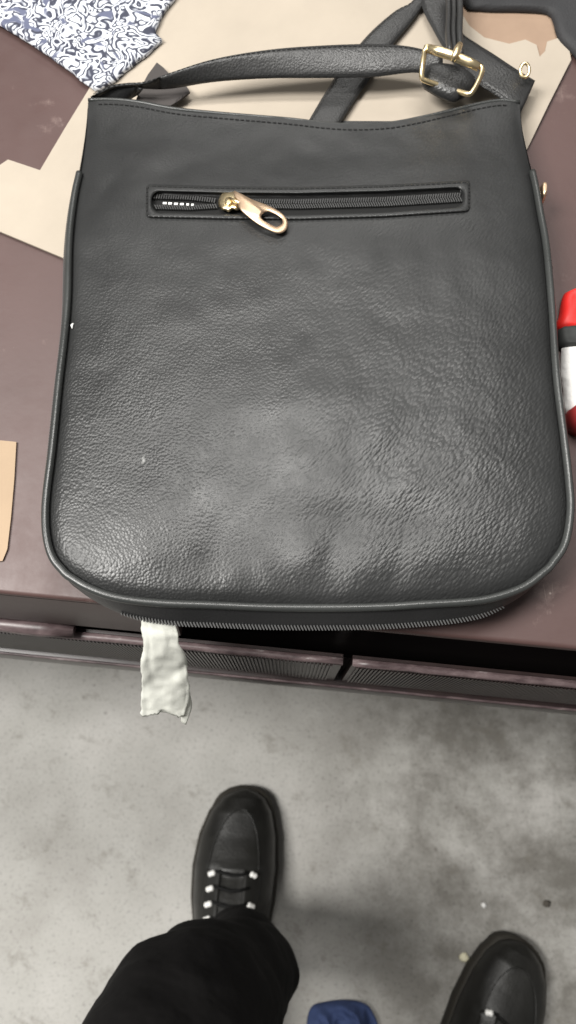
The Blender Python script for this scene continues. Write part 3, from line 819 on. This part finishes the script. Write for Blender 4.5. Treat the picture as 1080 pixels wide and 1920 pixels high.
o = mesh('film', vv, grid_faces(44, NW), M['film'], film)
sd = o.modifiers.new('thick', 'SOLIDIFY'); sd.thickness = 0.00014
ta = [P(*p) for p in [(338, 1300, .722), (342, 1325, .712), (339, 1352, .702)]]; tb2 = [P(*p) for p in [(357, 1302, .720), (360, 1325, .710), (349, 1359, .700)]]
ribbon(ta, tb2, 0.0003, 16, 0.0003).build('torn_tail', M['film'], film)

# ------------------------------------------------------------------ right-hand clutter
pk = empty('packet', P(1110, 650, ZT), 'red and white packet with a black band, right of the handbag', 'packet')
def pk_part(name, pts, z, h, mt): puffy([P(x, y, z) for x, y in pts], ZT+0.0005, h, n=60, rings=8, edge=0.06, wob=0.0016, wscale=140).build(name, M[mt], pk)
pk_part('red_cap', [(1056, 604), (1058, 575), (1064, 542), (1075, 530), (1110, 526), (1190, 524), (1194, 565), (1190, 604), (1120, 602)], .762, 0.0075, 'red')
pk_part('black_band', [(1052, 604), (1060, 601), (1120, 598), (1194, 596), (1196, 620), (1194, 640), (1120, 640), (1064, 636), (1056, 625)], .764, 0.0085, 'black_plastic')
pk_part('white_body', [(1062, 645), (1066, 637), (1120, 634), (1195, 634), (1198, 700), (1195, 766), (1120, 768), (1072, 764), (1066, 720), (1061, 680)], .762, 0.0075, 'white_wrap')
pk_part('red_base', [(1068, 766), (1120, 764), (1195, 764), (1194, 812), (1120, 812), (1074, 800)], .760, 0.020, 'dkred')

bpx = [(858, -90), (1150, -90), (1150, 150), (1100, 116), (1076, 88), (1050, 60), (1040, 28), (1028, 14), (980, 10), (905, 8), (872, -4)]
puffy([P(x, y, .758) for x, y in bpx], ZT+0.0016, 0.0055, n=110, rings=12, edge=0.2, wob=0.0012, wscale=40, centre=P(1100, -20, .76)).build('black_pouch', M['pouch'], None, origin=P(1090, -20, ZT))
bo = bpy.data.objects['black_pouch']; bo['label'] = 'slack dark leather pouch beyond the torn corner of the cardboard'; bo['category'] = 'pouch'

# ------------------------------------------------------------------ the person standing at the desk
person = empty('person', (0.10, -0.38, 0), 'person in black trousers and black laced shoes standing at the desk', 'person')
SHW = [(0.0, 0.004), (0.004, 0.018), (0.012, 0.0295), (0.03, 0.0415), (0.06, 0.0505), (0.10, 0.0545), (0.14, 0.0525), (0.18, 0.046), (0.22, 0.0405), (0.27, 0.038), (0.292, 0.029), (0.303, 0.010)]
SHH = [(0.0, 0.034), (0.012, 0.047), (0.03, 0.055), (0.06, 0.062), (0.09, 0.072), (0.12, 0.086), (0.16, 0.104), (0.20, 0.125), (0.24, 0.140), (0.303, 0.140)]
def shw(s): return float(np.interp(s, *zip(*SHW)))
def shh(s): return float(np.interp(s, *zip(*SHH)))
def bend(s, side): return side*0.010*(1-((s-0.16)/0.16)**2) - side*0.006
def shoe(toe, yaw, side, eyelets, sh=0.0):
    """toe: floor point under the tip; yaw: turn about z; side: -1 left foot, 1 right foot"""
    loc = Vector((toe.x, toe.y, 0)); cy, sy = math.cos(yaw), math.sin(yaw)
    def T(x, s, z): return Vector((loc.x + cy*x - sy*(-s), loc.y + sy*x + cy*(-s), z))
    ss = sorted(set([q for q, _ in SHW] + list(np.linspace(0.0, 0.303, 48))))
    rg = []
    def topz(x, s):                                              # height of the upper at offset x (as a share of the half width)
        return 0.024 + (shh(s)-0.024)*max(0.0, 1-abs(x)**(2.7 if s < .1 else 2.2))**(1/2.3)
    for s in ss:
        w = shw(s); c = bend(s, side); ring = []
        for q in np.linspace(-1, 1, 29):
            xx = math.sin(q*math.pi/2)
            z = topz(xx, s)
            apron = 0.0
            if 0.02 < s < 0.115:                                 # the raised seam round the toe apron
                rx = abs(xx)*w; rim = 0.034*math.sqrt(max(0.0, 1-((0.115-s)/0.09)**2))
                apron = 0.0010*math.exp(-((rx-rim)/0.0028)**2)
            if 0.10 < s < 0.19 and abs(xx)*w < 0.016: z -= 0.003
            ring.append(T(c + xx*w, s, z + apron))
        for q in np.linspace(1, -1, 9): ring.append(T(c + q*w*0.98, s, 0.018))
        rg.append(ring)
    m = MB(); m.rings(rg); up = m.build('shoe', M['shoe'], person)
    srg = []
    for s in ss:
        w = shw(s)*1.0 + 0.0042; c = bend(s, side); s2 = s - 0.004 if s < .02 else (s + .003 if s > .28 else s)
        srg.append([T(c-w, s2, 0.004), T(c-w-.0006, s2, 0.012), T(c-w, s2, 0.022), T(c-w+.003, s2, 0.0265), T(c+w-.003, s2, 0.0265), T(c+w, s2, 0.022), T(c+w+.0006, s2, 0.012), T(c+w, s2, 0.004), T(c, s2, 0.002)])
    m = MB(); m.rings(srg); m.build('sole', M['sole'], up)
    def on(x, s, dz): return T(bend(s, side) + x, s, topz(x/shw(s), s) + dz)
    # facings: the two flaps that carry the eyelets
    for sg_ in (-1, 1):
        A = [on(sg_*0.015, s, 0.0012) for s in (0.098-sh, 0.115-sh, 0.14, 0.17, 0.19)]; B = [on(sg_*0.036, s, 0.0008) for s in (0.106-sh, 0.12-sh, 0.14, 0.17, 0.19)]
        ribbon(A, B, 0.0026, 26, 0.0004).build('facing', M['shoe'], up)
    for sg_, s in eyelets:
        a_ = on(sg_*0.0235, s, 0.0032); b2 = on(sg_*0.0305, s + 0.003, 0.0025)
        m = MB(); rings = [a_.lerp(b2, k_) for k_ in (-0.15, 0.0, 0.25, 0.5, 0.75, 1.0, 1.15)]
        m.tube(rings, [0.001, 0.0033, 0.0039, 0.0030, 0.0038, 0.0032, 0.001], 10); m.build('eyelet', M['eyelet'], up)
    sp_ = []
    for a in np.linspace(-1.45, 1.45, 40): sp_.append(on(0.0335*math.sin(a), 0.112 - sh - (0.086 - sh)*math.cos(a), 0.0016))
    m = MB(); m.tube(sp_, 0.0007, 6); m.build('apron_seam', M['shoe'], up)
    for i, s in enumerate((0.100-sh, 0.117-sh, 0.134-sh, 0.151-sh)):
        m = MB(); m.tube([on(-0.022, s, 0.003), on(-0.011, s+.002, 0.0055), on(0, s + 0.004, 0.0065), on(0.011, s+.003, 0.0055), on(0.022, s + .001, 0.003)], 0.0019, 8); m.build('lace', M['lace'], up)
    return up
e4 = (0.102, 0.119, 0.136, 0.152)
tl_ = P(452, 1478, 0.03)
shoe(tl_, R(-2), -1, [(-1, s) for s in e4] + [(1, e4[0]), (1, e4[2]), (1, e4[3])])
tr_ = P(990, 1774, 0.03)
shoe(tr_, R(-30), 1, [(-1, s - 0.014) for s in e4], 0.014)
# trousers: one skinned surface, from the pelvis down both legs
def at_px(px, py, z, rpx):
    p = P(px, py, z); depth = -((p.y)*(-SP) + (p.z-CAMZ)*CP)
    depth = (p.y*SP + (CAMZ-p.z)*CP)
    return (p, rpx*depth/FPX)
lank = at_px(452, 1784, .125, 78); lshin = at_px(450, 1824, .27, 108); lcalf = at_px(420, 1872, .38, 142); lknee = at_px(312, 1940, .48, 186)
nodes = [((0.07, -0.50, 0.98), 0.15), ((-0.06, -0.46, 0.90), 0.095), ((-0.125, -0.33, 0.70), 0.085), (lknee[0], lknee[1]), (lcalf[0], lcalf[1]), (lshin[0], lshin[1]), (lank[0], lank[1]),
         ((0.19, -0.49, 0.90), 0.095), ((0.215, -0.46, 0.70), 0.085), ((0.215, -0.43, 0.50), 0.072), ((0.20, -0.45, 0.32), 0.068), ((0.195, -0.455, 0.13), 0.062), ((0.07, -0.50, 1.10), 0.15)]
edges = [(0, 1), (1, 2), (2, 3), (3, 4), (4, 5), (5, 6), (0, 7), (7, 8), (8, 9), (9, 10), (10, 11), (0, 12)]
me = bpy.data.meshes.new('trousers'); me.from_pydata([tuple(Vector(p) - person.location) for p, _ in nodes], edges, [])
tro = bpy.data.objects.new('trousers', me); COL.objects.link(tro); tro.parent = person; me.materials.append(M['trouser'])
sk = tro.modifiers.new('skin', 'SKIN'); sk.use_smooth_shade = True
for i, (p, r_) in enumerate(nodes):
    sv = me.skin_vertices[0].data[i]; sv.radius = (r_, r_); sv.use_root = (i == 0)
ss_ = tro.modifiers.new('sub', 'SUBSURF'); ss_.levels = 4; ss_.render_levels = 4
tx = bpy.data.textures.new('folds', 'CLOUDS'); tx.noise_scale = 0.07; tx.noise_depth = 2
dm = tro.modifiers.new('folds', 'DISPLACE'); dm.texture = tx; dm.strength = 0.022; dm.mid_level = 0.5; dm.texture_coords = 'LOCAL'

jn = [((0.07, -0.50, 1.02), 0.165), ((0.07, -0.50, 1.20), 0.16), ((0.07, -0.49, 1.38), 0.155), ((0.07, -0.48, 1.50), 0.07), ((-0.10, -0.48, 1.44), 0.075), ((-0.21, -0.46, 1.30), 0.055), ((-0.23, -0.42, 1.14), 0.05),
      ((0.24, -0.48, 1.44), 0.075), ((0.35, -0.46, 1.30), 0.055), ((0.37, -0.42, 1.14), 0.05)]
me = bpy.data.meshes.new('unseen_torso'); me.from_pydata([tuple(Vector(p) - person.location) for p, _ in jn], [(0, 1), (1, 2), (2, 3), (2, 4), (4, 5), (5, 6), (2, 7), (7, 8), (8, 9)], [])  # unseen upper body, added to shade the floor around the feet
jk = bpy.data.objects.new('unseen_torso', me); COL.objects.link(jk); jk.parent = person; me.materials.append(M['trouser'])
sk = jk.modifiers.new('skin', 'SKIN'); sk.use_smooth_shade = True
for i, (p, r_) in enumerate(jn):
    sv = me.skin_vertices[0].data[i]; sv.radius = (r_, r_); sv.use_root = (i == 0)
jk.modifiers.new('sub', 'SUBSURF').levels = 2

# blue cloth on the floor between the feet
q = [P(x, y, 0.02) for x, y in [(583, 1895), (610, 1884), (650, 1880), (685, 1886), (702, 1905), (712, 1940), (700, 2000), (640, 2030), (585, 2000), (575, 1940)]]
o = puffy(q, 0.001, 0.024, n=160, rings=40, edge=0.8, wob=0.03, wscale=22, ridged=True).build('blue_rag', M['blue'], None, origin=P(645, 1950, 0))
o['label'] = 'crumpled blue rag on the concrete floor between the two shoes'; o['category'] = 'rag'
# crumbs on the floor
def crumb(px, py, r, mt, name, label, cat, seed):
    c = P(px, py, r*0.6); bm = bmesh.new(); bmesh.ops.create_icosphere(bm, subdivisions=2, radius=r)
    for v_ in bm.verts:
        v_.co *= 1 + 0.35*mnoise.noise(v_.co/r*1.4 + Vector((seed, 0, 0))); v_.co.z *= 0.65
    me = bpy.data.meshes.new(name); bm.to_mesh(me); bm.free(); me.materials.append(M[mt])
    for p_ in me.polygons: p_.use_smooth = True
    o = bpy.data.objects.new(name, me); COL.objects.link(o); o.location = c; o['label'] = label; o['category'] = cat
crumb(870, 1795, 0.0062, 'crumb', 'pale_crumb', 'pale yellowish crumb on the floor just left of the turned-out shoe', 'crumb', 2)
crumb(1025, 1694, 0.0050, 'dark_crumb', 'dark_pebble', 'dark pebble on the floor ahead of the turned-out shoe', 'pebble', 5)
crumb(907, 1697, 0.0034, 'white_wrap', 'white_chip', 'tiny white chip on the floor left of the dark pebble', 'chip', 8)
